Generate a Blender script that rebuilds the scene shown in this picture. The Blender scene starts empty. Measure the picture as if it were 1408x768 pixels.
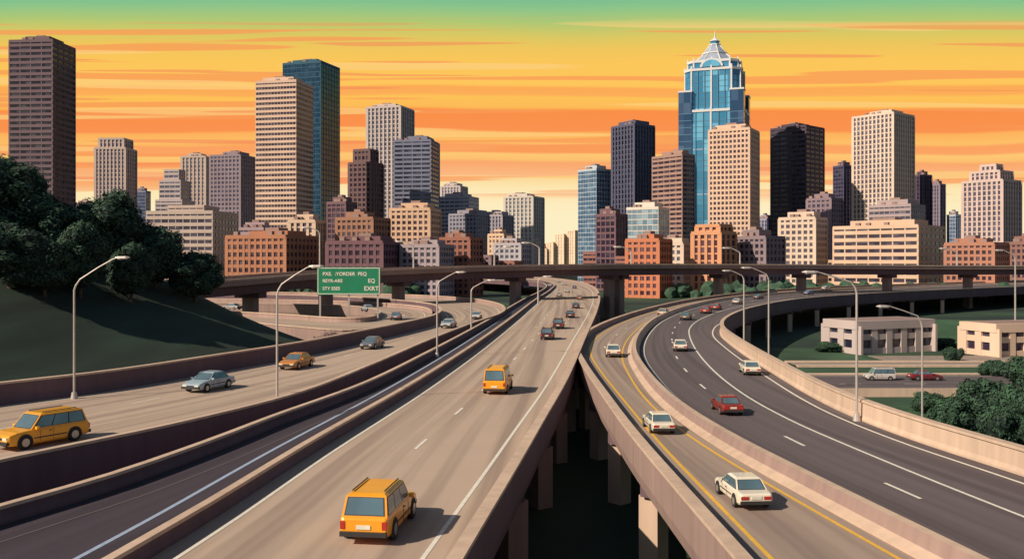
import bpy, bmesh, math, random
from mathutils import Vector, noise
random.seed(7)
scene=bpy.context.scene
# ---- calibration of the viewpoint: level camera 10.4 m above the decks -------
F=1300.0; CX=704.0; HV=360.0; H=10.4; GZ=-6.5
def gp(u,v,z=0.0):
    d=(H-z)*F/(v-HV); return Vector(((u-CX)/F*d,d,z))
def at(u,v,d): return Vector(((u-CX)/F*d,d,H-(v-HV)/F*d))
def srgb(h):
    h=h.lstrip('#'); c=[int(h[i:i+2],16)/255 for i in (0,2,4)]
    return tuple((x/12.92 if x<=0.04045 else ((x+0.055)/1.055)**2.4) for x in c)+(1,)
# ---------------------------------------------------------------- materials
def N(nt,t,**k):
    n=nt.nodes.new(t)
    for a,b in k.items(): setattr(n,a,b)
    return n
def newmat(name):
    m=bpy.data.materials.new(name); m.use_nodes=True
    return m,m.node_tree,m.node_tree.nodes['Principled BSDF']
def mathn(nt,op,a,b=None,clamp=False):
    n=N(nt,'ShaderNodeMath',operation=op); n.use_clamp=clamp
    for i,x in enumerate((a,b)):
        if x is None: continue
        if isinstance(x,(int,float)): n.inputs[i].default_value=x
        else: nt.links.new(x,n.inputs[i])
    return n.outputs[0]
def mixc(nt,f,a,b):
    n=N(nt,'ShaderNodeMix',data_type='RGBA')
    for i,x in ((0,f),(6,a),(7,b)):
        if isinstance(x,(int,float,tuple)): n.inputs[i].default_value=x
        else: nt.links.new(x,n.inputs[i])
    return n.outputs[2]
def c4(c,k=1.0): return (min(1,c[0]*k),min(1,c[1]*k),min(1,c[2]*k),1)
def mat(name,col,rough=0.8,var=0.18,scale=0.6,metal=0.0,bump=0.0,stretch=(1,1,1),coat=0):
    m,nt,b=newmat(name)
    tc=N(nt,'ShaderNodeTexCoord'); mp=N(nt,'ShaderNodeMapping'); mp.inputs['Scale'].default_value=stretch
    nt.links.new(tc.outputs['Object'],mp.inputs[0])
    nz=N(nt,'ShaderNodeTexNoise'); nz.inputs['Scale'].default_value=scale; nz.inputs['Detail'].default_value=5
    nt.links.new(mp.outputs[0],nz.inputs['Vector'])
    f=mathn(nt,'MULTIPLY_ADD',nz.outputs[0],2.2); nt.nodes[-1].inputs[2].default_value=-0.6; nt.nodes[-1].use_clamp=True
    nt.links.new(mixc(nt,f,c4(col,1-var),c4(col,1+var)),b.inputs['Base Color'])
    b.inputs['Roughness'].default_value=rough; b.inputs['Metallic'].default_value=metal
    if coat: b.inputs['Coat Weight'].default_value=coat
    if bump:
        bp=N(nt,'ShaderNodeBump'); bp.inputs['Strength'].default_value=bump
        nt.links.new(nz.outputs[0],bp.inputs['Height']); nt.links.new(bp.outputs[0],b.inputs['Normal'])
    return m
def concmat(name,col,var=.14):
    m,nt,b=newmat(name)
    tc=N(nt,'ShaderNodeTexCoord'); mp=N(nt,'ShaderNodeMapping'); mp.inputs['Scale'].default_value=(1.3,1.3,.12)
    nt.links.new(tc.outputs['Object'],mp.inputs[0])
    a=N(nt,'ShaderNodeTexNoise'); a.inputs['Scale'].default_value=1; a.inputs['Detail'].default_value=6; nt.links.new(mp.outputs[0],a.inputs['Vector'])
    c=N(nt,'ShaderNodeTexNoise'); c.inputs['Scale'].default_value=.12; c.inputs['Detail'].default_value=4; nt.links.new(tc.outputs['Object'],c.inputs['Vector'])
    f=mathn(nt,'MULTIPLY_ADD',mathn(nt,'MULTIPLY',mathn(nt,'ADD',a.outputs[0],c.outputs[0]),.5),3.0); nt.nodes[-1].inputs[2].default_value=-1.0; nt.nodes[-1].use_clamp=True
    nt.links.new(mixc(nt,f,c4(col,1-var*1.6),c4(col,1+var)),b.inputs['Base Color']); b.inputs['Roughness'].default_value=.88
    bp=N(nt,'ShaderNodeBump'); bp.inputs['Strength'].default_value=.1; nt.links.new(a.outputs[0],bp.inputs['Height']); nt.links.new(bp.outputs[0],b.inputs['Normal'])
    return m
def roadmat(name,col,dark=0.6):
    m,nt,b=newmat(name)
    tc=N(nt,'ShaderNodeTexCoord'); mp=N(nt,'ShaderNodeMapping'); mp.inputs['Scale'].default_value=(0.62,0.012,1)
    nt.links.new(tc.outputs['UV'],mp.inputs[0])
    n1=N(nt,'ShaderNodeTexNoise'); n1.inputs['Scale'].default_value=1.0; n1.inputs['Detail'].default_value=3
    nt.links.new(mp.outputs[0],n1.inputs['Vector'])
    r=N(nt,'ShaderNodeValToRGB'); r.color_ramp.elements[0].position=0.38; r.color_ramp.elements[1].position=0.58
    nt.links.new(n1.outputs[0],r.inputs[0])
    n2=N(nt,'ShaderNodeTexNoise'); n2.inputs['Scale'].default_value=0.35; n2.inputs['Detail'].default_value=8
    nt.links.new(tc.outputs['Object'],n2.inputs['Vector'])
    base=mixc(nt,r.outputs[0],c4((col[0],col[1]*.97,col[2]*1.02),dark),c4(col,1.05))
    f=mathn(nt,'MULTIPLY',n2.outputs[0],0.4,True)
    out=mixc(nt,f,base,c4(col,0.78))
    n3=N(nt,'ShaderNodeTexNoise'); n3.inputs['Scale'].default_value=18; nt.links.new(tc.outputs['Object'],n3.inputs['Vector'])
    bp=N(nt,'ShaderNodeBump'); bp.inputs['Strength'].default_value=0.12; nt.links.new(n3.outputs[0],bp.inputs['Height'])
    nt.links.new(bp.outputs[0],b.inputs['Normal'])
    nt.links.new(out,b.inputs['Base Color']); b.inputs['Roughness'].default_value=0.85
    return m
def glassmat(name,col,cell=(3.2,3.2,3.4),amt=0.5,metal=0.25):
    m,nt,b=newmat(name)
    tc=N(nt,'ShaderNodeTexCoord'); dv=N(nt,'ShaderNodeVectorMath',operation='DIVIDE'); dv.inputs[1].default_value=cell
    fl=N(nt,'ShaderNodeVectorMath',operation='FLOOR'); wn=N(nt,'ShaderNodeTexWhiteNoise')
    nt.links.new(tc.outputs['Object'],dv.inputs[0]); nt.links.new(dv.outputs[0],fl.inputs[0]); nt.links.new(fl.outputs[0],wn.inputs[0])
    p=mathn(nt,'POWER',wn.outputs[0],2.5); p=mathn(nt,'MULTIPLY',p,amt)
    li=(min(1,col[0]*2.5+0.12),min(1,col[1]*2.3+0.12),min(1,col[2]*2.0+0.14),1)
    nt.links.new(mixc(nt,p,c4(col),li),b.inputs['Base Color'])
    b.inputs['Roughness'].default_value=0.18; b.inputs['Metallic'].default_value=metal
    return m
MC={}
def wallmat(hexs):
    k='w'+hexs
    if k not in MC:
        c=srgb(hexs)[:3]; g=1.0+.22*min(1,c[0]/.35)
        MC[k]=mat('facade_'+hexs.strip('#'),(c[0]*g*1.03,c[1]*g,c[2]*g*.96),0.85,0.10,0.08,stretch=(1,1,.4))
    return MC[k]
def gmat(hexs,amt=.5,metal=.25):
    k='g'+hexs
    if k not in MC: MC[k]=glassmat('window_glass_'+hexs.strip('#'),srgb(hexs)[:3],amt=amt,metal=metal)
    return MC[k]
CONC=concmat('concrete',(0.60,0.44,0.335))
CONCM=concmat('mid_concrete',(0.33,0.225,0.20))  # mid-tone concrete for piers, ramp sides and some barrier faces
CONCD=concmat('shaded_concrete',(0.15,0.092,0.11))  # shade put into the colour, for right-facing barrier sides and deck undersides
TAN=roadmat('concrete_pavement',(0.50,0.38,0.295),0.64)
TAN2=roadmat('worn_pavement',(0.38,0.29,0.235),0.66)
DARK=roadmat('asphalt_dark',(0.135,0.108,0.115),0.66)
BLK=roadmat('asphalt_old',(0.055,0.040,0.056),0.7)
WHITE=mat('white_paint',(0.80,0.76,0.68),0.6,0.12,3)
BLUEW=mat('worn_blue_white_paint',(0.36,0.44,0.60),0.6,0.12,3)
YEL=mat('yellow_paint',(0.80,0.46,0.06),0.6,0.12,3)
STEEL=mat('galvanised_steel',(0.50,0.45,0.42),0.5,0.1,2,metal=0.3)
LEAF=mat('foliage',(0.036,0.082,0.048),0.85,0.5,0.3)
LEAFB=mat('bush_foliage',(0.035,0.085,0.045),0.85,0.5,0.6)
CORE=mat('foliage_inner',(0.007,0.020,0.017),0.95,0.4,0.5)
BARK=mat('bark',(0.08,0.05,0.035),0.9,0.3,2)
# mown slope: fine diagonal grain like the picture's hillside
GRASS=mat('grass',(0.019,0.040,0.028),0.95,0.55,0.5,bump=0.4,stretch=(.35,.05,.8))
# ---------------------------------------------------------------- mesh builder
class MB:
    def __init__(s): s.v=[];s.f=[];s.m=[];s.uv=[]
    def add(s,vs,fs,m=0,uv=None):
        o=len(s.v); s.v+= [tuple(x) for x in vs]
        for i,f in enumerate(fs):
            s.f.append(tuple(a+o for a in f)); s.m.append(m[i] if isinstance(m,list) else m); s.uv.append(uv[i] if uv else None)
    def box(s,x0,x1,y0,y1,z0,z1,m=0):
        s.add([(x0,y0,z0),(x1,y0,z0),(x1,y1,z0),(x0,y1,z0),(x0,y0,z1),(x1,y0,z1),(x1,y1,z1),(x0,y1,z1)],
              [(0,3,2,1),(4,5,6,7),(0,1,5,4),(1,2,6,5),(2,3,7,6),(3,0,4,7)],m)
    def obox(s,c,dx,dy,hx,hy,z0,z1,m=0):
        vs=[]
        for z in (z0,z1):
            for a,b in ((-1,-1),(1,-1),(1,1),(-1,1)):
                vs.append((c[0]+dx[0]*a*hx+dy[0]*b*hy,c[1]+dx[1]*a*hx+dy[1]*b*hy,z))
        s.add(vs,[(0,3,2,1),(4,5,6,7),(0,1,5,4),(1,2,6,5),(2,3,7,6),(3,0,4,7)],m)
    def ngon(s,n,r0,z0,r1,z1,m=0,rot=0,cx=0,cy=0,cap=True):
        vs=[]
        for r,z in ((r0,z0),(r1,z1)):
            for i in range(n):
                a=rot+2*math.pi*i/n; vs.append((cx+r*math.cos(a),cy+r*math.sin(a),z))
        fs=[(i,(i+1)%n,n+(i+1)%n,n+i) for i in range(n)]
        if cap: fs+=[tuple(range(n-1,-1,-1)),tuple(range(n,2*n))]
        s.add(vs,fs,m)
    def tube(s,path,rad,m=0,n=8):
        path=[Vector(p) for p in path]; vs=[];fs=[]
        for i,p in enumerate(path):
            t=(path[min(i+1,len(path)-1)]-path[max(i-1,0)]).normalized()
            a=t.cross(Vector((0,1,0.01))).normalized() if abs(t.y)<0.95 else t.cross(Vector((1,0,0))).normalized()
            b=t.cross(a)
            r=rad[i] if isinstance(rad,(list,tuple)) else rad
            for k in range(n):
                q=2*math.pi*k/n; vs.append(p+(a*math.cos(q)+b*math.sin(q))*r)
        for i in range(len(path)-1):
            for k in range(n): fs.append((i*n+k,i*n+(k+1)%n,(i+1)*n+(k+1)%n,(i+1)*n+k))
        fs+=[tuple(range(n)),tuple(range((len(path)-1)*n,len(path)*n))]
        s.add(vs,fs,m)
    def mesh(s,name,mats,smooth=False,fix=True):
        me=bpy.data.meshes.new(name); me.from_pydata(s.v,[],s.f)
        for m in mats: me.materials.append(m)
        me.polygons.foreach_set('material_index',s.m)
        if any(u is not None for u in s.uv):
            l=me.uv_layers.new(name='UVMap'); flat=[]
            for f,u in zip(s.f,s.uv):
                for k in range(len(f)): flat+= list(u[k]) if u else [0,0]
            l.data.foreach_set('uv',flat)
        if fix and len(s.f)<60000:
            bm=bmesh.new(); bm.from_mesh(me); bmesh.ops.recalc_face_normals(bm,faces=bm.faces); bm.to_mesh(me); bm.free()
        if smooth: me.polygons.foreach_set('use_smooth',[True]*len(me.polygons))
        me.update(); return me
    def obj(s,name,mats,**k): return link(name,s.mesh(name,mats,**k))
def link(name,me,loc=(0,0,0),rz=0,sc=(1,1,1)):
    o=bpy.data.objects.new(name,me); scene.collection.objects.link(o)
    o.location=loc; o.rotation_euler=(0,0,rz); o.scale=sc; return o
# ---------------------------------------------------------------- curves
def dense(P,n=14):
    P=[P[0]*2-P[1]]+list(P)+[P[-1]*2-P[-2]]; out=[]
    for i in range(1,len(P)-2):
        p0,p1,p2,p3=P[i-1:i+3]; t0=0
        t1=t0+(p1-p0).length**.5; t2=t1+(p2-p1).length**.5; t3=t2+(p3-p2).length**.5
        for k in range(n):
            t=t1+(t2-t1)*k/n
            a1=p0*((t1-t)/(t1-t0))+p1*((t-t0)/(t1-t0)); a2=p1*((t2-t)/(t2-t1))+p2*((t-t1)/(t2-t1)); a3=p2*((t3-t)/(t3-t2))+p3*((t-t2)/(t3-t2))
            b1=a1*((t2-t)/(t2-t0))+a2*((t-t0)/(t2-t0)); b2=a2*((t3-t)/(t3-t1))+a3*((t-t1)/(t3-t1))
            out.append(b1*((t2-t)/(t2-t1))+b2*((t-t1)/(t2-t1)))
    out.append(P[-2]); return out
def length(P): return sum((P[i+1]-P[i]).length for i in range(len(P)-1))
def resample(P,n):
    L=length(P); out=[P[0].copy()]; acc=0; j=0
    for k in range(1,n-1):
        tgt=L*k/(n-1)
        while j<len(P)-2 and acc+(P[j+1]-P[j]).length<tgt: acc+=(P[j+1]-P[j]).length; j+=1
        seg=(P[j+1]-P[j]).length; out.append(P[j].lerp(P[j+1],(tgt-acc)/max(seg,1e-9)))
    out.append(P[-1].copy()); return out
def rights(P):
    o=[]
    for i in range(len(P)):
        t=P[min(i+1,len(P)-1)]-P[max(i-1,0)]; t.z=0; t.normalize(); o.append(Vector((t.y,-t.x,0)))
    return o
def offs(P,o): return [p+r*o for p,r in zip(P,rights(P))]
def edge(px,z=0.0,pre=-15,post=120):
    P=[gp(u,v,z) for u,v in px]
    if pre is not None:
        d=(P[1]-P[0]).normalized(); P.insert(0,P[0]+d*((pre-P[0].y)/d.y))
    if post:
        d=(P[-1]-P[-2]).normalized(); P.append(P[-1]+d*post)
    return resample(dense(P),240)
def ribbon(mb,A,B,z,m):
    vs=[];uv=[];fs=[];s=0
    for i in range(len(A)):
        if i: s+=((A[i]-A[i-1]).length+(B[i]-B[i-1]).length)/2
        w=(A[i]-B[i]).length
        vs+=[(A[i].x,A[i].y,A[i].z+z),(B[i].x,B[i].y,B[i].z+z)]
        if i:
            j=2*i; fs.append((j-2,j-1,j+1,j)); uv.append([(0,s0),(w0,s0),(w,s),(0,s)])
        s0=s;w0=w
    mb.add(vs,fs,m,uv)
def loft(mb,P,prof,side,m):
    R=rights(P); n=len(prof); vs=[];fs=[];ms=[]
    for p,r in zip(P,R):
        for o,z in prof: vs.append((p.x+r.x*side*o,p.y+r.y*side*o,p.z+z))
    for i in range(len(P)-1):
        for k in range(n):
            fs.append((i*n+k,i*n+(k+1)%n,(i+1)*n+(k+1)%n,(i+1)*n+k)); ms.append(m[k] if isinstance(m,list) else m)
    c=m[-1] if isinstance(m,list) else m
    fs+=[tuple(range(n)),tuple(range((len(P)-1)*n,len(P)*n))]; ms+=[c,c]
    mb.add(vs,fs,ms)
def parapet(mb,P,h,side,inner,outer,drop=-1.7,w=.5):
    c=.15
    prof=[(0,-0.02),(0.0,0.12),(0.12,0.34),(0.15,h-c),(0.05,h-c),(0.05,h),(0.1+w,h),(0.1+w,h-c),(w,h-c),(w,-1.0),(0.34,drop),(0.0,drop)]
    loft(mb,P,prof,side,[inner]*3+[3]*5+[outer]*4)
def stripe(mb,P,w,z,m,dash=None,ph=0,rng=None):
    n=max(2,int(length(P)/1.0)); P=resample(P,n); R=rights(P)
    for i in range(n-1):
        if dash and ((i+ph)%dash[1])>=dash[0]: continue
        if rng and not(rng[0]<=P[i].y<=rng[1]): continue
        a,b=P[i],P[i+1]; ra,rb=R[i]*w/2,R[i+1]*w/2
        mb.add([(a-ra)+Vector((0,0,z)),(a+ra)+Vector((0,0,z)),(b+rb)+Vector((0,0,z)),(b-rb)+Vector((0,0,z))],[(0,1,2,3)],m)
def lerpP(A,B,f): return [a.lerp(b,f) for a,b in zip(A,B)]
RM=[TAN,DARK,BLK,CONC,CONCD,WHITE,YEL,BLUEW,CONCM,TAN2]
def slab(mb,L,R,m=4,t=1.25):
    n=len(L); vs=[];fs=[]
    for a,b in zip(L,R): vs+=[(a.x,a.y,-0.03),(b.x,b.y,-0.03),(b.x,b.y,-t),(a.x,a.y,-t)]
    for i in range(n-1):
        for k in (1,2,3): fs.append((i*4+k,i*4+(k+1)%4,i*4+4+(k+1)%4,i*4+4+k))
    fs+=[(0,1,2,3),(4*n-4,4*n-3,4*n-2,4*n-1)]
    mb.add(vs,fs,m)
def piers(mb,L,R,sp=23,inset=1.0,maxd=420,w=0.75,m=8):
    C=lerpP(L,R,.5); Lc=length(C); n=int(Lc/sp)
    Ls=resample(L,n*8+1); Rs=resample(R,n*8+1)
    for k in range(n):
        i=min(k*8+4,len(Ls)-2); a,b=Ls[i],Rs[i]
        if a.y>maxd or a.y<0: continue
        if sp<16 and a.y>140 and k%2: continue
        d=(b-a); W=d.length; d.normalize(); t=Vector((-d.y,d.x,0))
        mb.obox((a+b)/2,d,t,W/2-0.3,0.85,-2.3,-1.26,4)
        for q in (a+d*inset,b-d*inset): mb.obox(q,d,t,w,w*.9,GZ-1,-2.31,m)
# ---- edges
ML=edge([(205,768),(295,712),(428,625),(565,541),(645,487),(698,447),(737,415),(758,400),(762,392),(745,387),(720,385)])
MR=edge([(632,768),(700,655),(735,595),(770,535),(800,470),(818,430),(822,410),(815,397),(795,389),(760,384),(725,382)])
BL=edge([(0,722),(150,676),(285,626),(380,587),(500,540),(590,493),(668,448),(722,414),(745,402),(752,394),(738,389),(700,387)])
BR=offs(ML,-0.66)
AR=edge([(0,655),(250,598),(400,557),(500,516),(585,477),(650,450),(683,438),(692,430),(680,421),(640,414),(560,409),(430,406),(300,404)])
AL=edge([(0,557),(150,537),(300,511),(420,489),(500,471),(560,457),(598,446),(608,436),(592,427),(520,419),(420,414),(300,411)])
DO=edge([(200,436),(300,444),(400,455),(480,461),(540,456),(578,446),(590,436),(578,427),(520,421),(420,417),(300,415)],pre=None,post=60)
DI=edge([(200,429),(300,433),(400,439),(460,443),(500,443),(522,437),(518,430),(480,425),(420,423),(360,422),(300,421)],pre=None,post=60)
CL=edge([(1012,768),(945,690),(880,612),(835,550),(808,510),(797,487),(800,472),(818,457),(850,442),(900,426),(960,413),(1050,402),(1150,396),(1280,391),(1408,387)])
CM=edge([(1290,768),(1150,694),(1000,612),(925,560),(885,515),(872,487),(880,462),(905,440),(950,423),(1010,411),(1100,403),(1250,395),(1408,390)])
CR=edge([(1408,655),(1250,603),(1150,563),(1060,512),(1005,475),(990,460),(995,447),(1030,431),(1100,417),(1180,410),(1280,404),(1408,398)])
# main highway
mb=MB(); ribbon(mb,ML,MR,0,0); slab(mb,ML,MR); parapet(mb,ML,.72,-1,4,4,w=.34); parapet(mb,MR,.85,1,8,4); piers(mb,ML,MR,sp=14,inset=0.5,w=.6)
stripe(mb,offs(ML,0.9),0.18,0.012,5); stripe(mb,offs(MR,-1.3),0.18,0.012,5)
stripe(mb,lerpP(ML,MR,.46),0.18,0.012,5,(3,12),4,(0,150))
for f in (.36,.68): stripe(mb,lerpP(ML,MR,f),0.16,0.012,5,(3,12),4,(150,520))
mb.obj('elevated_highway',RM)
# dark express lanes
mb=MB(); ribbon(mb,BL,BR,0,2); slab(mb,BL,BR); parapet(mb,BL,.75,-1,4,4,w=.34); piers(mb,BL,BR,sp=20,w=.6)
stripe(mb,offs(BR,-1.9),0.22,0.012,7); stripe(mb,offs(BL,1.9),0.12,0.012,1)
mb.obj('express_lane_viaduct',RM)
# left carriageway
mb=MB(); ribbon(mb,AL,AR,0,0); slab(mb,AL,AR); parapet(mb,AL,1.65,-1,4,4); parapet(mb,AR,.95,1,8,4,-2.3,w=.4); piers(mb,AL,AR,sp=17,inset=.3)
stripe(mb,offs(AL,1.1),0.16,0.012,5); stripe(mb,offs(AR,-0.8),0.16,0.012,5); stripe(mb,lerpP(AL,AR,.5),0.16,0.012,5,(3,12),2)
mb.obj('elevated_carriageway',RM)
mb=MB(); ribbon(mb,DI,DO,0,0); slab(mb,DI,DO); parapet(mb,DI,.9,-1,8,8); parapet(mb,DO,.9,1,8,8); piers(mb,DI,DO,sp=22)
stripe(mb,offs(DI,0.8),0.16,0.012,5); stripe(mb,offs(DO,-0.8),0.16,0.012,5); stripe(mb,lerpP(DI,DO,.5),0.16,0.012,5,(3,12),2)
mb.obj('loop_ramp',RM)
# right curved ramp
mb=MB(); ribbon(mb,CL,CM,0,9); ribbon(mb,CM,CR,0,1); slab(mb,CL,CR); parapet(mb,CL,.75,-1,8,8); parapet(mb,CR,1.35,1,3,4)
loft(mb,CM,[(-.75,0.004),(-.75,.10),(-.32,.28),(-.2,.80),(.2,.80),(.32,.28),(.6,.12),(.6,0.004)],1,[3,3,8,3,3,3,3,3])
piers(mb,CL,CR,sp=13,inset=.6,w=.6,m=3)
stripe(mb,offs(CL,1.25),0.19,0.012,6); stripe(mb,offs(CM,-1.35),0.19,0.012,6); stripe(mb,offs(CM,1.1),0.18,0.012,5)
stripe(mb,lerpP(CL,CM,.5),0.12,0.012,5,(3,14),5,(120,500))
stripe(mb,lerpP(CM,CR,.575),0.18,0.012,5); stripe(mb,lerpP(CM,CR,.36),0.18,0.012,5,(3,12),3); stripe(mb,offs(CR,-1.0),0.18,0.012,5)
mb.obj('curved_ramp',RM)
# overpass
OP=[at(60,398,150),at(170,391,168),at(290,383,190),at(420,374,215),at(560,367.5,240),at(704,364,262),at(850,362.5,285),at(1000,362.5,305),at(1150,363.5,325),at(1300,364.5,345),at(1450,365,365),at(1700,367,400),at(2000,369,440)]
OP=resample(dense(OP),160)
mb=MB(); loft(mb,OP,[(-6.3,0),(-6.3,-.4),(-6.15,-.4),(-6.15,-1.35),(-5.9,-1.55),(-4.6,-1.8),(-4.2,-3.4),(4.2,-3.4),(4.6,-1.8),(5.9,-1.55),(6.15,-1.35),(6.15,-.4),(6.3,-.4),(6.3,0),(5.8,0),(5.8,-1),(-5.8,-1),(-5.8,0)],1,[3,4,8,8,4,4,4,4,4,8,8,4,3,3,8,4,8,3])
ribbon(mb,offs(OP,-5.79),offs(OP,5.79),-0.99,0)
Rr=rights(OP)
for u in (345,455,540,712,831,852,990,1105,1215,1330,1460):
    i=min(range(len(OP)),key=lambda i:abs(OP[i].x/OP[i].y*F+CX-u)); p=OP[i]; r=Rr[i]; t=Vector((-r.y,r.x,0))
    mb.obox(p,r,t,3.4,1.2,p.z-4.6,p.z-3.41,4); mb.obox(p,r,t,1.5,0.9,GZ-1,p.z-4.61,8)
mb.obj('highway_overpass',RM)
# ---------------------------------------------------------------- ground, hill, lower streets
GR,nt,b=newmat('ground')
tc=N(nt,'ShaderNodeTexCoord'); n1=N(nt,'ShaderNodeTexNoise'); n1.inputs['Scale'].default_value=0.02; n1.inputs['Detail'].default_value=6
nt.links.new(tc.outputs['Object'],n1.inputs['Vector'])
r=N(nt,'ShaderNodeValToRGB'); r.color_ramp.elements[0].position=.42; r.color_ramp.elements[0].color=(.012,.026,.022,1); r.color_ramp.elements[1].position=.6; r.color_ramp.elements[1].color=(.032,.078,.036,1)
nt.links.new(n1.outputs[0],r.inputs[0]); nt.links.new(r.outputs[0],b.inputs['Base Color']); b.inputs['Roughness'].default_value=.95
mb=MB(); mb.add([(-9000,-600,GZ),(9000,-600,GZ),(9000,12000,GZ),(-9000,12000,GZ)],[(0,1,2,3)]); mb.obj('ground',[GR])
def sstep(a,b,x): x=max(0,min(1,(x-a)/(b-a))); return x*x*(3-2*x)
def alx(y):
    best=AL[0]
    for p in AL[:110]:
        if abs(p.y-y)<abs(best.y-y): best=p
    return best.x
TOE={y:alx(y)-2.2 for y in range(-10,141,5)}
def toe(y):
    y=max(-10,min(139.9,y)); k=int((y+10)//5)*5-10; return TOE[k]+(TOE[k+5]-TOE[k])*(y-k)/5
def hillz(x,y):
    s=toe(y)-x
    h=GZ-0.3+5.6*sstep(0,6,s)+11.5*sstep(0,36,s)+3*sstep(30,80,s)
    k=1-sstep(124,154,y)
    h=(GZ-.3)+(h-(GZ-.3))*k
    return h+0.5*noise.noise(Vector((x*.06,y*.06,0)))*k
mb=MB(); nx,ny=60,70
for j in range(ny):
    y=-10+175*j/(ny-1)
    for i in range(nx):
        s=130*(i/(nx-1))**1.6; x=toe(y)-s; mb.v.append((x,y,hillz(x,y)))
for j in range(ny-1):
    for i in range(nx-1):
        a=j*nx+i; mb.f.append((a,a+1,a+nx+1,a+nx)); mb.m.append(0); mb.uv.append(None)
mb.obj('hill',[GRASS],smooth=True)
BG=mat('bank_grass',(.034,.085,.042),.95,.45,.1,bump=.2)
def bank(name,x0,x1,y0,y1,h,lean):
    mb=MB(); nx,ny=40,14
    for j in range(ny):
        for i in range(nx):
            fx=i/(nx-1); fy=j/(ny-1); x=x0+(x1-x0)*fx+lean*fy; y=y0+(y1-y0)*fy
            z=GZ-.2+h*math.sin(math.pi*fy)**.8*sstep(0,.15,fx)*(1-sstep(.85,1,fx))*(1+.35*noise.noise(Vector((x*.05,y*.05,3))))
            mb.v.append((x,y,z))
    for j in range(ny-1):
        for i in range(nx-1):
            a=j*nx+i; mb.f.append((a,a+1,a+nx+1,a+nx)); mb.m.append(0); mb.uv.append(None)
    mb.obj(name,[BG],smooth=True)
bank('grass_bank',70,150,188,232,3.6,18); bank('grass_bank',146,290,184,228,4.4,10)
mb=MB()
for i,(x0,x1,y0,y1) in enumerate(((40,140,142.6,151),(96,260,160.5,183),(42,62,160.5,185),(40,120,100,118))):
    mb.add([(x0,y0,GZ+.05),(x1,y0,GZ+.05),(x1,y1,GZ+.05),(x0,y1,GZ+.05)],[(0,1,2,3)])
mb.obj('lawn',[BG])
def street(name,x0,x1,y0,y1,m,wall=True):
    mb=MB(); L=resample([Vector((x0,y1,GZ+.15)),Vector((x1,y1+3,GZ+.15))],40); R=resample([Vector((x0,y0,GZ+.15)),Vector((x1,y0+3,GZ+.15))],40)
    ribbon(mb,L,R,0,m); loft(mb,L,[(0,-.3),(0,.15),(1.6,.15),(1.6,-.3)],-1,3); loft(mb,R,[(0,-.3),(0,.15),(1.2,.15),(1.2,-.3)],1,3)
    if wall: loft(mb,R,[(1.21,-.3),(1.21,.9),(1.6,.9),(1.6,-.3)],1,3)
    stripe(mb,lerpP(L,R,.5),.16,.012,5,(3,9)); stripe(mb,lerpP(L,R,.06),.16,.012,5); stripe(mb,lerpP(L,R,.94),.16,.012,5)
    mb.obj(name,RM)
street('street',36,330,120,140,1); street('service_road',46,330,153,158,9,False)
mb=MB()
mb.box(64,94,162,170,GZ-.2,GZ+.08,0)
mb.obj('pavement',[mat('pavement_concrete',(.3,.24,.2))])
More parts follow.
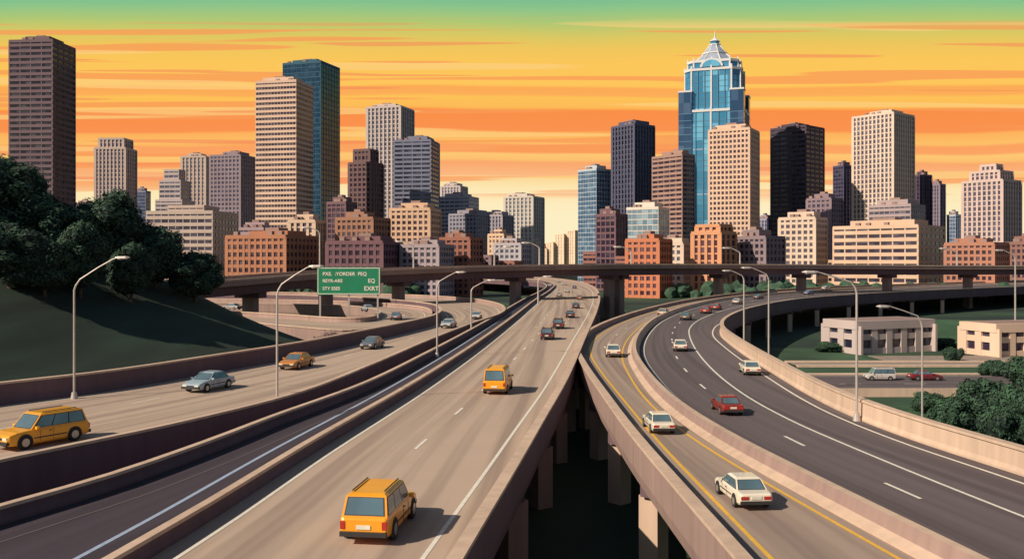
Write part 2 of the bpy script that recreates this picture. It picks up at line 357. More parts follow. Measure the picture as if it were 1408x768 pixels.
# ---------------------------------------------------------------- buildings
def building(name,x0,xs,x1,vt,d,style,wall,glass,fh=3.6,bay=3.4,ratio=0.9,gz=None,mech=True,steps=None,amt=.5,metal=.25):
    a=(x0-CX)/F; b=(x1-CX)/F; Cx=(xs-CX)/F*d; best=None
    for k in range(2,75):
        th=math.radians(k); c,s=math.cos(th),math.sin(th)
        if s-b*c<=0.02 or c+a*s<=0.02: continue
        t=(Cx-a*d)/(c+a*s); q=(b*d-Cx)/(s-b*c)
        if t<=0 or q<=0: continue
        cost=abs(math.log(q/t/ratio))
        if best is None or cost<best[0]: best=(cost,th,t,q)
    _,th,W,D=best; D=min(D,W*3)
    gz=GZ if gz is None else gz
    zt=H+(HV-vt)/F*d; h=zt-gz
    mb=MB(); rnd=random.Random(int(x0*7+vt))
    def tier(X0,X1,Y0,Y1,z0,z1):
        W_=X1-X0; D_=Y1-Y0
        mb.box(X0+.02,X1-.02,Y0+.02,Y1-.02,z0,z1,1)
        nf=max(1,round((z1-z0)/fh)); f=(z1-z0)/nf
        bh,bp,pw,pp={'grid':(.42,.30,.38,.40),'bands':(.5,.35,.10,.2),'vert':(.22,.12,.42,.6),'glass':(.14,.08,.07,.14),'dark':(.3,.12,.2,.25)}[style]
        for k in range(nf):
            mb.box(X0-bp,X1+bp,Y0-bp,Y1+bp,z0+k*f,z0+k*f+bh*f,0)
        nb=max(2,round(W_/bay)); bw=W_/nb
        for k in range(nb+1):
            x=X0+k*bw; hw=bw*pw/2*(1.5 if k in (0,nb) else 1)
            mb.box(x-hw,x+hw,Y0-pp,Y0+.1,z0,z1-.01,0); mb.box(x-hw,x+hw,Y1-.1,Y1+pp,z0,z1-.01,0)
        nb=max(2,round(D_/bay)); bw=D_/nb
        for k in range(nb+1):
            y=Y0+k*bw; hw=bw*pw/2*(1.5 if k in (0,nb) else 1)
            if k in(0,nb): continue
            mb.box(X0-pp-.01,X0+.1,y-hw,y+hw,z0,z1-.01,0); mb.box(X1-.1,X1+pp+.01,y-hw,y+hw,z0,z1-.01,0)
        e=pp+.12
        mb.box(X0-e,X1+e,Y0-e,Y1+e,z1-.25*f,z1+.9,0)
        mb.box(X0+.4,X1-.4,Y0+.4,Y1-.4,z1+.5,z1+.93,2)
    if steps:
        z0=0
        for k,(sf,hf) in enumerate(steps):
            tier(-W/2*sf,W/2*sf,-D/2*sf,D/2*sf,z0,h*hf); z0=h*hf+.95
    else:
        hh=h-(4 if (mech and h>30) else 0)
        tier(-W/2,W/2,-D/2,D/2,0,hh)
        if mech:
            mw=W*rnd.uniform(.25,.42); md=D*rnd.uniform(.25,.4); ox=rnd.uniform(-.12,.12)*W
            mb.box(ox-mw,ox+mw,-md,md,hh+.94,max(h,hh+3),0)
            mb.box(ox-mw*.4,ox+mw*.3,-md*.5,md*.5,hh+.94,max(h,hh+3)+1.6,2)
            for q in range(3):
                x=rnd.uniform(-.4,.4)*W; y=rnd.uniform(-.42,-.3)*D; mb.box(x-1.2,x+1.2,y-1,y+1,hh+.94,hh+2.6,2)
    o=mb.obj(name,[wallmat(wall),gmat(glass,amt,metal),wallmat('8a7470')],fix=False)
    c,s=math.cos(th),math.sin(th)
    cen=Vector((Cx,d,0))+Vector((-c,s,0))*(W/2)+Vector((s,c,0))*(D/2)
    o.location=(cen.x,cen.y,gz); o.rotation_euler=(0,0,-th)
    return o
B=building
OT='office_tower'; AB='apartment_block'; OB='office_block'; BB='brick_building'; SK='skyscraper'
B(SK,13,72,103,47,600,'bands','#6b5862','#1c1622',3.7,7,metal=.05)
B(OT,131,172,187,190,950,'vert','#b3a29e','#57566b',4.2,4,steps=((1,.93),(.8,1)))
B(OB,187,200,207,258,1000,'glass','#7d86a0','#4a587a')
B(OB,105,122,132,275,1100,'vert','#b7a09e','#6a6478')
B(OT,214,250,266,233,900,'bands','#a89da0','#5c5c72',4,5,steps=((1,.72),(.8,.9),(.55,1)))
B(OT,250,282,294,210,980,'vert','#b8a8a0','#777688',4.2,4.4)
B(OT,289,330,352,207,860,'grid','#857884','#43405a',4,4)
B(OB,202,292,327,283,480,'bands','#b0a098','#3d3a50',3.6,4,steps=((1,.93),(.55,1)))
B(OB,328,362,375,305,560,'bands','#a08c94','#4a4a62')
B(SK,389,441,467,78,780,'glass','#2f5a72','#0c3a55',4.2,4.6,metal=.4,amt=.25)
B(SK,352,407,430,103,650,'bands','#c4aa9a','#3c3244',3.5,2.4)
B(AB,398,432,446,294,520,'vert','#c8b09c','#5a5064')
B(BB,312,392,440,325,430,'grid','#9c6a52','#3a2c3c',3.4,3.2,amt=.7)
B(OB,450,475,490,270,620,'dark','#6f565e','#3c2c40')
B(OT,480,510,526,205,720,'grid','#6b5458','#2f2438',3.8,3.6,steps=((1,.9),(.7,1)))
B(BB,463,512,535,290,520,'grid','#936c5a','#352a3a',3.6,3.4,amt=.7)
B(OB,450,525,552,333,430,'grid','#6e505a','#33283c',3.6,3.6)
B(SK,505,550,568,140,880,'vert','#b3a8a8','#4e5064',4.2,4)
B(OT,542,592,604,186,760,'bands','#747890','#2a3048',3.6,7)
B(AB,537,590,605,278,560,'grid','#c4a48c','#4a3c4c',3.4,3.4)
B(OB,552,602,622,338,440,'grid','#988c94','#3c3a50',3.2,3)
B(OB,607,632,642,251,1000,'vert','#b0a8ac','#6e7088')
B(OT,605,645,658,265,920,'bands','#a4a6b4','#5c6a88',3.8,5)
B(OT,618,655,672,288,820,'grid','#8c8c9c','#4c5268')
B(BB,606,645,662,328,460,'grid','#8c5e50','#33283a',3.3,3.2,amt=.7)
B(OT,655,690,705,290,860,'vert','#9c98a4','#5a5c74')
B(OB,672,692,703,315,700,'grid','#c8ac94','#6a5a60')
B(AB,680,715,729,327,620,'grid','#a4a0a8','#4e5870')
B(OT,694,732,747,265,1000,'vert','#bdb6b0','#75808e',4.4,4.6)
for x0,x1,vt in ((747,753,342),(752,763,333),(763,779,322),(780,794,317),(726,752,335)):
    B('distant_office_tower',x0,x0+(x1-x0)*.7,x1,vt,1900,'vert','#dcc4ac','#bfae9f',6,6,mech=False,metal=0)  # aerial haze put into the pale wall and glass colours
B(OT,795,820,842,226,780,'glass','#a4b0bc','#4c6c8c',3.8,3.2)
B(SK,842,872,899,164,760,'vert','#51546c','#1e2036',4,3.4)
B(OB,820,846,862,286,560,'dark','#6c525c','#2e2438')
B(OT,862,905,920,277,600,'glass','#c8c0b8','#6f8ba0',3.6,3.4)
B(OT,897,938,972,205,700,'bands','#94786f','#34283a',3.6,6)
B(BB,862,905,922,330,440,'grid','#b06e52','#4a3040',3.2,3,amt=.7)
B(OB,896,938,952,335,470,'grid','#c4b4a8','#5d6478',3.2,3)
B(BB,953,990,1010,310,450,'vert','#bc8868','#523846',3.4,4,steps=((1,.9),(.8,1)))
B(AB,975,1030,1043,168,600,'grid','#c4a896','#40323f',3.3,2.6)
B(OB,1010,1052,1078,315,460,'grid','#80727a','#2e2a3e',3.3,3.2)
B(OB,1043,1056,1064,295,800,'vert','#8e8ea6','#50567a')
B(SK,1060,1108,1133,166,760,'bands','#4c4050','#17131f',3.8,8,metal=.05)
B(AB,1072,1120,1136,290,540,'grid','#c4b0a2','#54505e',3.4,3.4)
B(OT,1110,1142,1158,265,660,'grid','#80707c','#453c54')
B(OT,1146,1160,1173,222,860,'dark','#4c4864','#242238')
B(SK,1173,1228,1256,148,760,'vert','#c8b6aa','#5b5a6c',4,3.6)
B(OB,1195,1252,1272,273,600,'bands','#9a8c90','#4a4a60')
B(OB,1146,1262,1298,300,500,'bands','#c0a490','#3f3a4a',3.8,7)
B(OT,1256,1270,1280,235,840,'vert','#52465c','#262036')
B(OT,1281,1292,1299,248,900,'vert','#7e7484','#4c485e')
B(OB,1302,1314,1323,290,900,'glass','#a0a8b8','#5c7294')
B(OT,1324,1378,1403,224,740,'vert','#b8a6a2','#5a566c',4,4,steps=((1,.86),(.72,.94),(.36,1)))
B(BB,1300,1366,1386,335,470,'grid','#9c6e5e','#40303e',3.2,3)
B(OB,1384,1412,1440,324,520,'grid','#86645f','#3a2e40')
B(SK,1420,1480,1520,200,760,'vert','#b39c98','#57566b'); B(SK,-90,-40,-8,120,760,'grid','#8a7484','#43405a')
B('low_office_building',1137,1180,1280,448,173,'grid','#a89c9c','#2c3044',2.7,3.4,ratio=2.2,mech=False,amt=.3)  # wall greyed and darkened, shade put into its colour
B('low_office_building',1325,1370,1470,452,168,'grid','#c4ac9a','#3d3448',2.7,3.4,ratio=2.0,mech=False,amt=.3)
rn=random.Random(3)
u=100
while u<1420:
    w=rn.uniform(16,34)
    if not(735<u<795):
        vt=rn.uniform(322,346)
        B('distant_building',u,u+w*.68,u+w,vt,rn.uniform(880,1250),rn.choice(['grid','vert','bands']),rn.choice(['#bca8a2','#aa9a9e','#c2ae9e','#9c8c9a','#a88a84']),'#6d6478',4.2,4.4,mech=False)  # pale wall colours stand in for distance haze
    u+=w*rn.uniform(.7,.95)
u=110
while u<1420:
    w=rn.uniform(26,54)
    if not(725<u+w and u<800):
        B(rn.choice([BB,OB]),u,u+w*.7,u+w,rn.uniform(346,362),rn.uniform(540,600),rn.choice(['grid','bands']),rn.choice(['#8e6e60','#a4948c','#7e6a70','#b49c8a','#8a6058']),'#34293c',3.2,3.2,mech=False)
    u+=w*rn.uniform(.85,1.1)
# crowned glass skyscraper
def zz(v,d=700): return H+(HV-v)/F*d-GZ
mb=MB()
def shaft(hw,hd,z0,z1,fh=4.2,ribs=7):
    c=hw*.28
    def octo(e,za,zb,m):
        a=hw+e;b_=hd+e;q=c
        pts=[(-a+q,-b_),(a-q,-b_),(a,-b_+q),(a,b_-q),(a-q,b_),(-a+q,b_),(-a,b_-q),(-a,-b_+q)]
        mb.add([(x,y,za) for x,y in pts]+[(x,y,zb) for x,y in pts],[(i,(i+1)%8,8+(i+1)%8,8+i) for i in range(8)]+[tuple(range(7,-1,-1)),tuple(range(8,16))],m)
    octo(0,z0,z1,1)
    n=int((z1-z0)/fh)
    for i in range(n): octo(.12,z0+i*fh,z0+i*fh+.4,3 if i%8 else 0)
    octo(.7,z1-1.2,z1+.6,0)
    for i in range(ribs):
        f=-1+2*i/(ribs-1); big=i in(0,ribs-1,ribs//2)
        w=.6 if big else .25; mm=0 if big else 3
        x=f*(hw-c); mb.box(x-w,x+w,-hd-.6,-hd+.3,z0,z1+(2.5 if big else 0),mm); mb.box(x-w,x+w,hd-.3,hd+.6,z0,z1,mm)
        y=f*(hd-c); mb.box(hw-.3,hw+.6,y-w,y+w,z0,z1+(2.5 if big else 0),mm); mb.box(-hw-.6,-hw+.3,y-w,y+w,z0,z1+(2.5 if big else 0),mm)
shaft(23.5,21.5,0,zz(150)); shaft(20.5,19.5,zz(150)+.7,zz(92))
for sx in (-1,1):
    for sy in (-1,1):
        mb.box(sx*19-5,sx*19+5,sy*17.5-5,sy*17.5+5,0,zz(124),4); mb.box(sx*19-5.3,sx*19+5.3,sy*17.5-5.3,sy*17.5+5.3,zz(124),zz(124)+1.2,0)
        for k in range(24): mb.box(sx*19-5.1,sx*19+5.1,sy*17.5-5.1,sy*17.5+5.1,8+k*5.2,8.5+k*5.2,3)
shaft(18.5,17.5,zz(92)+.7,zz(80),3.4,5)
for sx,sy,ax in ((0,-1,0),(1,0,1),(-1,0,1),(0,1,0)):
    n=12; R=8.5; pts=[(R*math.cos(math.pi*i/n),R*.75*math.sin(math.pi*i/n)) for i in range(n+1)]
    for dpt,sc_,m_ in ((18.1,1,0),(18.4,.8,1)):
        vs=[]
        for e in (0,.9):
            for (p,q) in pts:
                p*=sc_;q*=sc_
                vs.append((p,sy*(dpt+e),zz(89)+q) if ax==0 else (sx*(dpt+.9+e),p,zz(89)+q))
        m=n+1
        mb.add(vs,[(i,i+1,m+i+1,m+i) for i in range(n)]+[tuple(range(m)),tuple(range(m,2*m))],m_)
r8=math.radians(22.5)
mb.ngon(8,16.5,zz(80)+.6,9.2,zz(66),2,r8); mb.ngon(8,10.0,zz(66),10.0,zz(66)+1.0,0,r8)
mb.ngon(8,9.1,zz(66)+1.0,4.2,zz(53),2,r8); mb.ngon(8,4.8,zz(53),4.8,zz(53)+.9,0,r8); mb.ngon(8,3.6,zz(53)+.9,3.2,zz(47),1,r8); mb.ngon(8,4.2,zz(47),1.0,zz(42),0,r8); mb.ngon(8,.7,zz(42),.15,zz(31),0,r8)
for i in range(8):
    a=r8+i*math.pi/4
    mb.tube([(16.5*math.cos(a),16.5*math.sin(a),zz(80)+.6),(9.2*math.cos(a),9.2*math.sin(a),zz(66)),(4.2*math.cos(a),4.2*math.sin(a),zz(53))],.5,0,6)
o=mb.obj('crowned_glass_skyscraper',[mat('white_cladding',(.66,.66,.68),.6,.05,.1),glassmat('blue_curtain_glass',(.06,.27,.46),(6,6,12),.7,.3),mat('glazed_roof',(.34,.40,.50),.35,.1,.2),mat('blue_spandrel',(.08,.20,.32),.5,.1,.2),glassmat('dark_curtain_glass',(.03,.08,.17),(5,5,8),.4,.3)])
o.location=((983-CX)/F*724,724,GZ); o.rotation_euler=(0,0,-math.radians(20))
# ---------------------------------------------------------------- vegetation
def crown_mesh(name,seed,h,rad,trunk,nclump,leafs,ls,leafm,r0=.32,r1=.46):
    rg=random.Random(seed); mb=MB()
    mb.tube([(0,0,-1),(0.1,0,trunk),(0.3,.2,h*.55),(.2,.1,h*.85)],[rad*.09,rad*.07,rad*.045,.06],2,8)
    cl=[]
    zc=(trunk+h)/2; hz=(h-trunk)/2
    for i in range(nclump):
        ph=math.acos(1-2*(i+.5)/nclump); a=i*2.39996+rg.uniform(-.5,.5); q=rg.uniform(.50,.80)
        st=.78+.22*math.sin(ph*1.1)
        p=Vector((rad*q*math.sin(ph)*math.cos(a)*st,rad*q*math.sin(ph)*math.sin(a)*st,zc+hz*q*math.cos(ph)))
        r=rad*rg.uniform(r0,r1); cl.append((p,r))
        if i%3==0: mb.tube([(0.1,0,trunk+(h-trunk)*.15),p*.6+Vector((0,0,zc*.3)),p],[rad*.035,rad*.022,.04],2,5)
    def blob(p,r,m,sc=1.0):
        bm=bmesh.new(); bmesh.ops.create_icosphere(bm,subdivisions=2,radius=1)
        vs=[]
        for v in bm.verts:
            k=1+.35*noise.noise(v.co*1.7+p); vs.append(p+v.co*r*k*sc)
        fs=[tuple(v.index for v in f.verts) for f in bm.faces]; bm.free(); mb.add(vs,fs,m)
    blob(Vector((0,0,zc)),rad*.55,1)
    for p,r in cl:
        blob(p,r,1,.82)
        for j in range(leafs):
            n=Vector((rg.gauss(0,1),rg.gauss(0,1),rg.gauss(0,1)+.55)).normalized()
            c=p+n*r*rg.uniform(.80,1.10)*(1+.3*noise.noise(n*1.7+p))
            nn=(n+Vector((rg.gauss(0,.2),rg.gauss(0,.2),rg.gauss(0,.2)))).normalized(); t=nn.cross(Vector((rg.gauss(0,1),rg.gauss(0,1),rg.gauss(0,1)))).normalized(); b_=nn.cross(t)
            s=ls*rg.uniform(.6,1.3)
            mb.add([c-t*s,c-b_*s*.6,c+t*s,c+b_*s*.6],[(0,1,2,3)],0)
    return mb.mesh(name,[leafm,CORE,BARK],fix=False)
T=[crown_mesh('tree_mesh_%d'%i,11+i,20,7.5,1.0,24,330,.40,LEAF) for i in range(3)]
BU=[crown_mesh('bush_mesh_%d'%i,31+i,5,3.2,.1,14,260,.20,LEAFB) for i in range(2)]
def tree(u,vt,d,wpx,me,name='broadleaf_tree',hb=20,rb=7.5):
    x=(u-CX)/F*d; zb=hillz(x,d) if name=='broadleaf_tree' else GZ
    zt=H+(HV-vt)/F*d; hs=(zt-zb)/hb; rs=wpx/2/F*d/(rb*1.02)
    link(name,me,(x,d,zb-.2),random.uniform(0,6.28),(rs,rs,hs))
for u,vt,d,w,i in ((2,210,110,124,0),(-70,200,118,150,2),(68,262,112,98,1),(152,258,118,108,2),(214,306,120,82,0),(268,342,122,76,1),(110,300,104,74,1),(14,300,98,100,2),(-90,260,100,120,1),(62,322,100,76,0),(180,330,110,66,1)):
    tree(u,vt,d,w,T[i])
for u,vt,d,w in ((1398,524,90,70),(1352,516,102,76),(1318,540,96,66),(1278,536,106,60),(1408,488,128,54),(1368,492,140,44),(1296,556,90,50),(1440,545,84,90),(1374,552,86,70),(1300,462,185,36),(1240,468,190,28),(1140,468,178,50),(1425,512,100,60),(1310,476,160,30)):
    tree(u,vt,d,w,random.choice(BU),'bush',5,3.2)
mb=MB(); rg=random.Random(5)
for i in range(260):
    x=rg.uniform(-260,330); y=rg.uniform(395,470)
    if -40<x<70: continue
    r=rg.uniform(2.5,4.5); bm=bmesh.new(); bmesh.ops.create_icosphere(bm,subdivisions=2,radius=1); p=Vector((x,y,GZ+r*.8))
    mb.add([p+v.co*r*(1+.5*noise.noise(v.co*2.2+p)) for v in bm.verts],[tuple(v.index for v in f.verts) for f in bm.faces],0); bm.free()
mb.obj('distant_trees',[LEAF],fix=False)
# ---------------------------------------------------------------- street lamps
LENS=mat('lamp_lens',(.5,.48,.42),.3,.05,2)
def lamp(u,d,zb,vt,ua,va,name='street_lamp'):
    top=at(u,vt,d); end=at(ua,va,d); L=end.x-top.x; hh=top.z-zb; dz=end.z-top.z
    mb=MB(); mb.ngon(12,.26,0,.18,.5,0)
    r=max(.075,.0008*d)
    path=[(0,0,.3),(0,0,hh*.5),(0,0,hh*.93),(L*.03,0,hh*.97),(L*.12,0,hh+dz*.12),(L*.5,0,hh+dz*.6),(L*.8,0,hh+dz*.93),(L*.9,0,hh+dz)]
    mb.tube(path,[r*1.25,r*1.1,r,r*.9,r*.75,r*.65,r*.6,r*.6],0,8)
    s=1 if L>0 else -1; z=hh+dz
    xs=[.84,.9,1.0,1.05]; ws=[.08,.2,.24,.1]; hs=[.06,.1,.11,.04]; sc=max(1,d/110)
    vs=[]
    for a,w,h_ in zip(xs,ws,hs):
        x=L*.86+ s*(a-.84)*5.2*sc; w*=sc;h_*=sc
        vs+=[(x,-w,z-h_*.4),(x,w,z-h_*.4),(x,w*.6,z+h_),(x,-w*.6,z+h_)]
    fs=[(0,1,2,3),(12,13,14,15)]
    for i in range(3):
        for k in range(4): fs.append((i*4+k,i*4+(k+1)%4,i*4+4+(k+1)%4,i*4+4+k))
    mb.add(vs,fs,0)
    xa,xb=sorted((L*.86+s*.2*sc,L*.86+s*.85*sc)); mb.box(xa,xb,-.14*sc,.14*sc,z-.13*sc,z-.05*sc,1)
    o=mb.obj(name,[STEEL,LENS]); o.location=(top.x,d,zb); return o
for a in ((102,72,0,388,168,354),(381,68,0,394,432,366),(601,103.5,0,388,631,374),(648,140,0,396,674,385),(1178,62,0,390,1117,374),(1268,74,GZ,436,1217,421),
          (1057,96,0,378,1030,368),(1023,118,0,380,1003,372),(1396,262,GZ,352,1378,344),(740,235,0,385,748,380)):
    lamp(*a)
def oplamp(u,h,s):
    i=min(range(len(OP)),key=lambda i:abs(OP[i].x/OP[i].y*F+CX-u)); p=OP[i]-Rr[i]*(-5.9)
    d=p.y; v0=HV-(p.z+h-H)/d*F
    lamp(p.x/p.y*F+CX,d,p.z-1.0,v0+6,p.x/p.y*F+CX+s*14,v0)
for u,h,s in ((410,10,-1),(545,6.5,-1),(668,5,1),(720,6,-1),(850,5,-1),(1000,5.0,-1),(1300,6,-1)): oplamp(u,h,s)
# ---------------------------------------------------------------- highway sign
GREEN=mat('sign_green',(.012,.22,.11),.5,.08,.5)
mb=MB(); d=168; p0=at(436,405,d); p1=at(523,367,d); Wd=p1.x-p0.x; Hh=p1.z-p0.z
mb.box(0,Wd,-.08,.08,0,Hh,0)
for (a,b_,c,e) in ((.12,Wd-.12,.12,.24),(.12,Wd-.12,Hh-.24,Hh-.12)): mb.box(a,b_,-.1,-.082,c,e,1)
for (a,b_) in ((.12,.24),(Wd-.24,Wd-.12)): mb.box(a,b_,-.1,-.082,.242,Hh-.242,1)
for x in (.5,Wd*.5,Wd-.5): mb.box(x-.14,x+.14,.1,.38,-p0.z-.2,Hh,2)
for z in (.9,Hh-.9): mb.box(.1,Wd-.1,.081,.099,z-.1,z+.1,2)
sg=mb.obj('highway_sign',[GREEN,WHITE,STEEL]); sg.location=(p0.x,d,p0.z)
for t,x,z,s in (('PXE.  :YORDER  PEQ',1.0,Hh-1.5,.76),('REYR-ARE',1.0,Hh-2.7,.7),('EQ',Wd-2.2,Hh-2.75,.85),('STY ESES',1.0,.85,.7),('EXRT',Wd-2.9,.75,.95)):
    c=bpy.data.curves.new('sign_text','FONT'); c.body=t; c.size=s*1.15; c.extrude=.01; c.offset=.015; c.materials.append(WHITE)
    o=bpy.data.objects.new('sign_text',c); scene.collection.objects.link(o); o.parent=sg; o.location=(x,-.11,z); o.rotation_euler=(math.pi/2,0,0)
# ---------------------------------------------------------------- vehicles
TYRE=mat('tyre',(.02,.02,.022),.9,.1,5); RIM=mat('wheel_rim',(.45,.44,.42),.35,.1,5,metal=.7)
CG=mat('car_glass',(.13,.22,.27),.08,.3,.5,metal=.35); RED=mat('tail_light',(.45,.03,.02),.3,.1,4); HL=mat('head_light',(.75,.72,.6),.2,.1,4)
TRIM=mat('black_trim',(.03,.028,.03),.6,.1,4)
PM={}
def paint(h):
    if h not in PM: PM[h]=mat('car_paint_'+h.strip('#'),srgb(h)[:3],.35,.06,1.2,coat=.4)
    return PM[h]
def vehicle_mesh(kind):
    mb=MB()
    P={'sedan':dict(L=4.5,w=.86,bel=.90,hood=.84,tail=.88,cb=(-1.62,1.02),ct=(-1.02,.30),h=1.40,nw=2,wr=.32,ax=(-1.35,1.38)),
       'wagon':dict(L=4.75,w=.90,bel=1.00,hood=.96,tail=1.0,cb=(-2.26,1.12),ct=(-2.0,.50),h=1.74,nw=3,wr=.37,ax=(-1.42,1.45)),
       'van':dict(L=4.9,w=.95,bel=1.10,hood=1.02,tail=1.10,cb=(-2.40,1.55),ct=(-2.28,.95),h=2.05,nw=3,wr=.36,ax=(-1.5,1.55))}[kind]
    L=P['L'];w=P['w'];bel=P['bel'];r=P['wr']
    st=[(-L/2,.90*w,.42,P['tail']-.10),(-L/2+.07,.97*w,.30,P['tail']-.02),(-L/2+.4,w,.24,P['tail']),(P['cb'][0]+.1 if kind=='sedan' else -1,w,.22,bel),(0,w,.22,bel),(P['cb'][1],w,.22,bel-.01),(L/2-.5,.98*w,.24,P['hood']-.03),(L/2-.12,.93*w,.28,P['hood']-.14),(L/2,.84*w,.40,P['hood']-.24)]
    n=12; vs=[];fs=[]
    for y,hw,zb,zt in st:
        m=(zb+zt)/2; half=[(hw*.9,zb),(hw*.985,zb+.10),(hw,m),(hw*.985,zt-.12),(hw*.95,zt-.03),(hw*.86,zt)]
        ring=half+[(-a,z) for a,z in reversed(half)]
        vs+=[(a,y,z) for a,z in ring]
    for i in range(len(st)-1):
        for k in range(n): fs.append((i*n+k,i*n+(k+1)%n,(i+1)*n+(k+1)%n,(i+1)*n+k))
    fs+=[tuple(range(n)),tuple(range((len(st)-1)*n,len(st)*n))]
    mb.add(vs,fs,0)
    b0,b1=P['cb'];t0,t1=P['ct'];h=P['h'];wb=w*.93;wt=w*.76 if kind=='sedan' else w*.82; zb=bel-.05; zr=h-.07
    q=[(-wb,b0,zb),(wb,b0,zb),(wb,b1,zb),(-wb,b1,zb),(-wt,t0,zr),(wt,t0,zr),(wt,t1,zr),(-wt,t1,zr),(-wt*.85,t0+.15,h),(wt*.85,t0+.15,h),(wt*.85,t1-.15,h),(-wt*.85,t1-.15,h)]
    mb.add(q,[(0,1,5,4),(1,2,6,5),(2,3,7,6),(3,0,4,7),(4,5,9,8),(5,6,10,9),(6,7,11,10),(7,4,8,11),(8,9,10,11)],0)
    q=[Vector(v) for v in q]
    def pane(a,b,c,d,u0,u1,v0,v1,m,e=.012):
        nrm=(b-a).cross(d-a).normalized()*e
        def P_(u,v): return (a.lerp(b,u)).lerp(d.lerp(c,u),v)+nrm
        mb.add([P_(u0,v0),P_(u1,v0),P_(u1,v1),P_(u0,v1)],[(0,1,2,3)],m)
    pane(q[0],q[1],q[5],q[4],.05,.95,.10,.95,5,.008); pane(q[0],q[1],q[5],q[4],.08,.92,.14,.91,1,.014)
    pane(q[2],q[3],q[7],q[6],.04,.96,.06,.97,5,.008); pane(q[2],q[3],q[7],q[6],.07,.93,.11,.93,1,.014)
    nw=P['nw']
    for a,b,c,d in ((q[1],q[2],q[6],q[5]),(q[3],q[0],q[4],q[7])):
        pane(a,b,c,d,.03,.97,.1,.93,5,.008)
        for k in range(nw):
            u0=.04+.92*k/nw+.012; u1=.04+.92*(k+1)/nw-.012; pane(a,b,c,d,u0,u1,.14,.9,1,.014)
    for sx in (-1,1):
        for y in P['ax']:
            for (x0,x1,rr,m) in ((w-.22,w+.012,r+.07,5),(w-.2,w+.035,r,2),(w-.2,w+.045,r*.6,3)):
                vs=[];nn=18
                for x in (x0,x1):
                    for i in range(nn):
                        a=2*math.pi*i/nn; vs.append((sx*x,y+rr*math.cos(a),max(r+rr*math.sin(a),.0 if m!=5 else .22)))
                mb.add(vs,[(i,(i+1)%nn,nn+(i+1)%nn,nn+i) for i in range(nn)]+[tuple(range(nn)),tuple(range(nn,2*nn))],m)
        xa,xb=sorted((sx*(w-.02),sx*(w+.17))); mb.box(xa,xb,b1-.35,b1-.2,bel-.02,bel+.13,0)
        zt=P['tail']
        if kind=='sedan': mb.box(sx*w*.68-.2,sx*w*.68+.2,-L/2-.02,-L/2+.1,zt-.32,zt-.16,4)
        else: mb.box(sx*w*.84-.09,sx*w*.84+.09,-L/2-.02,-L/2+.1,zt-.42,zt-.14,4)
        zh=P['hood']-.26; mb.box(sx*w*.62-.17,sx*w*.62+.17,L/2-.1,L/2+.02,zh-.14,zh+.02,6)
        mb.box(sx*w*1.004-.008,sx*w*1.004+.008,P['ax'][0]+r+.1,P['ax'][1]-r-.1,.5,.56,5)
        for y in (-.15,.62) : mb.box(sx*(w+.003)-.006,sx*(w+.003)+.006,y-.008,y+.008,.32,bel-.08,5)
        mb.box(sx*(w+.008)-.015,sx*(w+.008)+.015,-.05,.1,bel-.2,bel-.16,5)
    mb.box(-w*.94,w*.94,-L/2-.09,-L/2+.1,.33,.50,5); mb.box(-w*.9,w*.9,L/2-.12,L/2+.08,.33,.50,5)
    mb.box(-.26,.26,-L/2-.03,-L/2+.05,.58,.73,6); mb.box(-w*.36,w*.36,L/2-.1,L/2+.012,P['hood']-.40,P['hood']-.26,5)
    if kind!='sedan':
        for sx in (-1,1): mb.box(sx*wt*.8-.02,sx*wt*.8+.02,t0+.3,t1-.2,h+.03,h+.07,5)
    return mb
VM={k:vehicle_mesh(k) for k in ('sedan','wagon','van')}
MEC={}
def car(kind,col,u,v,road,dr,name,z=0.0,sc=1.0,rot=0):
    k=(kind,col)
    if k not in MEC: MEC[k]=VM[kind].mesh(name,[paint(col),CG,TYRE,RIM,RED,TRIM,HL])
    p=gp(u,v,z); p.y+=1.6; p.x=(u-CX)/F*p.y
    if road is None: hd=rot
    else:
        i=min(range(1,len(road)-1),key=lambda i:(road[i]-p).length); t=(road[i+1]-road[i-1])*dr
        hd=math.atan2(-t.x,t.y)+rot
    o=link(name,MEC[k],(p.x,p.y,z+.01),hd,(sc,sc,sc))
    if p.y<110:
        bv=o.modifiers.new('bevel','BEVEL'); bv.width=.03; bv.segments=2; bv.limit_method='ANGLE'; bv.angle_limit=math.radians(28)
    return o
MCn=lerpP(ML,MR,.5); ACn=lerpP(AL,AR,.5); CLn=lerpP(CL,CM,.5); CRn=lerpP(CM,CR,.5); DCn=lerpP(DI,DO,.5)
car('wagon','#f0a022',524,741,MCn,1,'orange_station_wagon',sc=1.04)
car('van','#f0a01c',685,541,MCn,1,'orange_van',sc=.98)
for u,v,c in ((753,467,'#4a2a34'),(768,452,'#5a2c30'),(784,437,'#3c2a38'),(792,424,'#2c2838'),(769,408,'#b8b0ac'),(797,412,'#a06a3a'),(780,402,'#d8d0c8'),(756,394,'#c0b8b4'),(790,397,'#3c3c50'),(776,392,'#d8d0c8'),(768,388,'#e0d4c4')):
    car('sedan' if v<440 else 'wagon',c,u,v,MCn,1,'dark_car' if v>420 else 'car',sc=.92)
car('wagon','#f0a828',56,617,ACn,-1,'yellow_station_wagon',sc=1.06,rot=math.radians(-6))
car('sedan','#9fb0bc',287,539,ACn,-1,'blue_grey_sedan',sc=1.05)
car('sedan','#c4803c',408,508,ACn,-1,'orange_sedan',sc=1.05)
for u,v,c in ((512,480,'#6f7480'),(617,451,'#b8bcc0'),(655,439,'#c8c4c0')): car('sedan',c,u,v,ACn,-1,'grey_sedan')
for u,v,c in ((505,428,'#a8b0bc'),(545,440,'#7c8698'),(319,426,'#b0a8a8')): car('sedan',c,u,v,DCn,1,'grey_sedan')
car('sedan','#e6dccb',1020,700,CLn,1,'white_sedan',sc=.84)
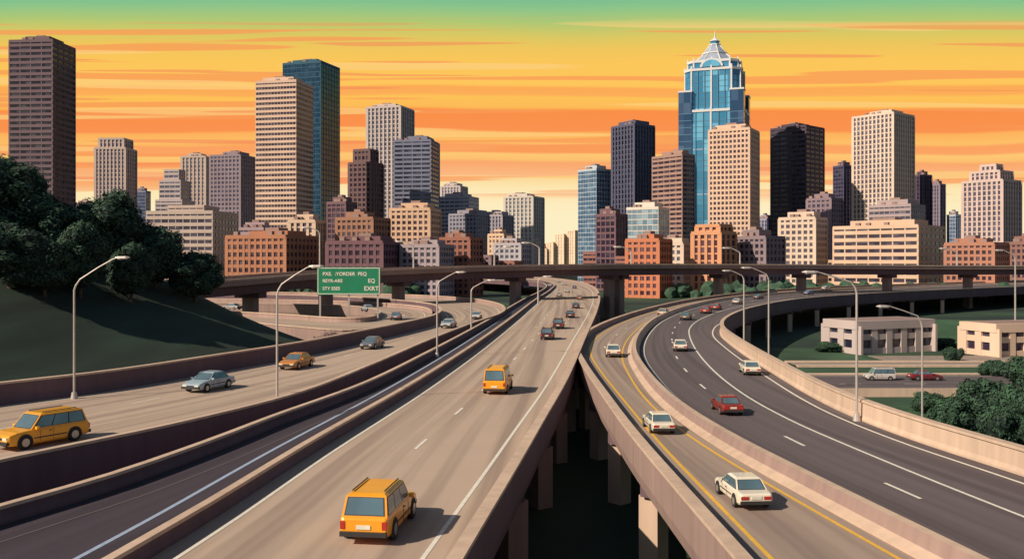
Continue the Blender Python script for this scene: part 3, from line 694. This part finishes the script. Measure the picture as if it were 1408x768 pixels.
car('sedan','#e6dccb',905,597,CLn,1,'white_sedan',sc=.82)
car('sedan','#e6dccb',843,491,CLn,1,'white_sedan',sc=.95)
car('sedan','#8c2c24',999,571,CRn,1,'red_sedan',sc=.85)
car('sedan','#e6dccb',1031,516,CRn,1,'white_sedan',sc=.88)
car('sedan','#e6dccb',935,483,CRn,1,'white_sedan',sc=.92)
for u,v,c,n in ((912,434,'#c8b8a4','beige_sedan'),(943,440,'#5c7068','grey_sedan'),(971,431,'#b03020','red_sedan'),(985,426,'#a83828','red_sedan'),(1014,418,'#d8d0c8','white_sedan'),(1043,411,'#4c6068','grey_sedan'),(1112,405,'#5878a0','blue_sedan'),(1136,398,'#d8c8b8','white_sedan'),(1062,403,'#e0d4c4','white_sedan')):
    car('sedan',c,u,v,CRn,1,n)
car('van','#c8c0bc',1209,524,None,1,'white_van',z=GZ+.15,rot=math.radians(88),sc=.85)
car('sedan','#7c2430',1272,524,None,1,'dark_red_car',z=GZ+.15,rot=math.radians(-92))
# ---------------------------------------------------------------- sun, sky, camera
SE=math.radians(34); sdir=Vector((-.85,-.53,0)).normalized()
to=Vector((sdir.x*math.cos(SE),sdir.y*math.cos(SE),math.sin(SE)))
ld=bpy.data.lights.new('sun','SUN'); ld.energy=5.0; ld.angle=math.radians(.5); ld.color=(1,.85,.66)
so=bpy.data.objects.new('sun',ld); scene.collection.objects.link(so); so.rotation_euler=to.to_track_quat('Z','Y').to_euler(); so.location=(-200,-150,200)
w=bpy.data.worlds.new('World'); scene.world=w; w.use_nodes=True; nt=w.node_tree; nt.nodes.clear()
tc=N(nt,'ShaderNodeTexCoord'); sp=N(nt,'ShaderNodeSeparateXYZ'); nt.links.new(tc.outputs['Generated'],sp.inputs[0])
ay=mathn(nt,'ADD',mathn(nt,'ABSOLUTE',sp.outputs[1]),.001)
t=mathn(nt,'DIVIDE',sp.outputs[2],ay); s=mathn(nt,'DIVIDE',sp.outputs[0],ay)
def nz(sx,tx,off,detail=3):
    cv=N(nt,'ShaderNodeCombineXYZ'); nt.links.new(mathn(nt,'MULTIPLY',s,sx),cv.inputs[0]); nt.links.new(mathn(nt,'MULTIPLY',t,tx),cv.inputs[1]); cv.inputs[2].default_value=off
    n=N(nt,'ShaderNodeTexNoise'); n.inputs['Scale'].default_value=1; n.inputs['Detail'].default_value=detail; nt.links.new(cv.outputs[0],n.inputs['Vector']); return n.outputs[0]
n1=nz(2.4,6,0,2); dt=mathn(nt,'MULTIPLY',mathn(nt,'SUBTRACT',n1,.5),.020)
tt=mathn(nt,'DIVIDE',mathn(nt,'ADD',t,dt),.35,True)
rp=N(nt,'ShaderNodeValToRGB'); cr=rp.color_ramp
stops=[(360,'#fdf0c6'),(300,'#fdeec4'),(262,'#fde8b4'),(246,'#fcd998'),(243,'#fbb982'),(224,'#faa86c'),(220,'#fdc070'),(212,'#fdc874'),(209,'#fba564'),(199,'#fba260'),(196,'#fdc068'),(182,'#fdb25c'),(179,'#fa9350'),(152,'#fa9048'),(148,'#fdbb58'),(134,'#fdc258'),(131,'#fcae58'),(121,'#fcaa55'),(118,'#fec65c'),(85,'#fbc65a'),(66,'#f0c65c'),(50,'#dcc862'),(30,'#b0c874'),(10,'#8cc48a'),(-4,'#78bc92'),(-60,'#5a9c98')]
while len(cr.elements)<len(stops): cr.elements.new(.5)
for e,(v,h) in zip(cr.elements,stops): e.position=min(1,(360-v)/1300/.35); e.color=srgb(h)
nt.links.new(tt,rp.inputs[0])
def sm(x,a,b_):
    m=N(nt,'ShaderNodeMapRange',interpolation_type='SMOOTHSTEP'); nt.links.new(x,m.inputs[0]); m.inputs[1].default_value=a; m.inputs[2].default_value=b_; return m.outputs[0]
rng=mathn(nt,'MULTIPLY',sm(t,.06,.085),mathn(nt,'SUBTRACT',1.0,sm(t,.245,.26)))
col=rp.outputs[0]
for sx,tx,off,lo,hx,am in ((1.7,95,7.3,.60,'#f99a58',.75),(1.4,70,21,.62,'#fdd080',.65),(2.1,120,40,.63,'#f48a5c',.6)):
    f=mathn(nt,'MULTIPLY',mathn(nt,'MULTIPLY',sm(nz(sx,tx,off,1),lo,lo+.025),rng),am)
    col=mixc(nt,f,col,srgb(hx))
sky=N(nt,'ShaderNodeTexSky',sky_type='NISHITA'); sky.sun_disc=False; sky.sun_elevation=SE; sky.sun_rotation=math.atan2(sdir.x,sdir.y)
b1=N(nt,'ShaderNodeBackground'); b1.inputs[1].default_value=.055; nt.links.new(sky.outputs[0],b1.inputs[0])
b2=N(nt,'ShaderNodeBackground'); b2.inputs[1].default_value=1.0; nt.links.new(col,b2.inputs[0])
mk=mathn(nt,'MULTIPLY',mathn(nt,'SUBTRACT',1.0,sm(t,.32,.55)),sm(sp.outputs[1],.45,.7))
mx=N(nt,'ShaderNodeMixShader'); nt.links.new(mk,mx.inputs[0]); nt.links.new(b1.outputs[0],mx.inputs[1]); nt.links.new(b2.outputs[0],mx.inputs[2])
wo=N(nt,'ShaderNodeOutputWorld'); nt.links.new(mx.outputs[0],wo.inputs[0])
cd=bpy.data.cameras.new('camera'); cam=bpy.data.objects.new('camera',cd); scene.collection.objects.link(cam)
cam.location=(0,0,H); cam.rotation_euler=(math.pi/2,0,0); cd.sensor_width=36; cd.lens=36*F/1408; cd.shift_y=-24/1408; cd.clip_end=20000; cd.clip_start=.5
scene.camera=cam
scene.view_settings.view_transform='Standard'; scene.view_settings.look='None'; scene.view_settings.exposure=0
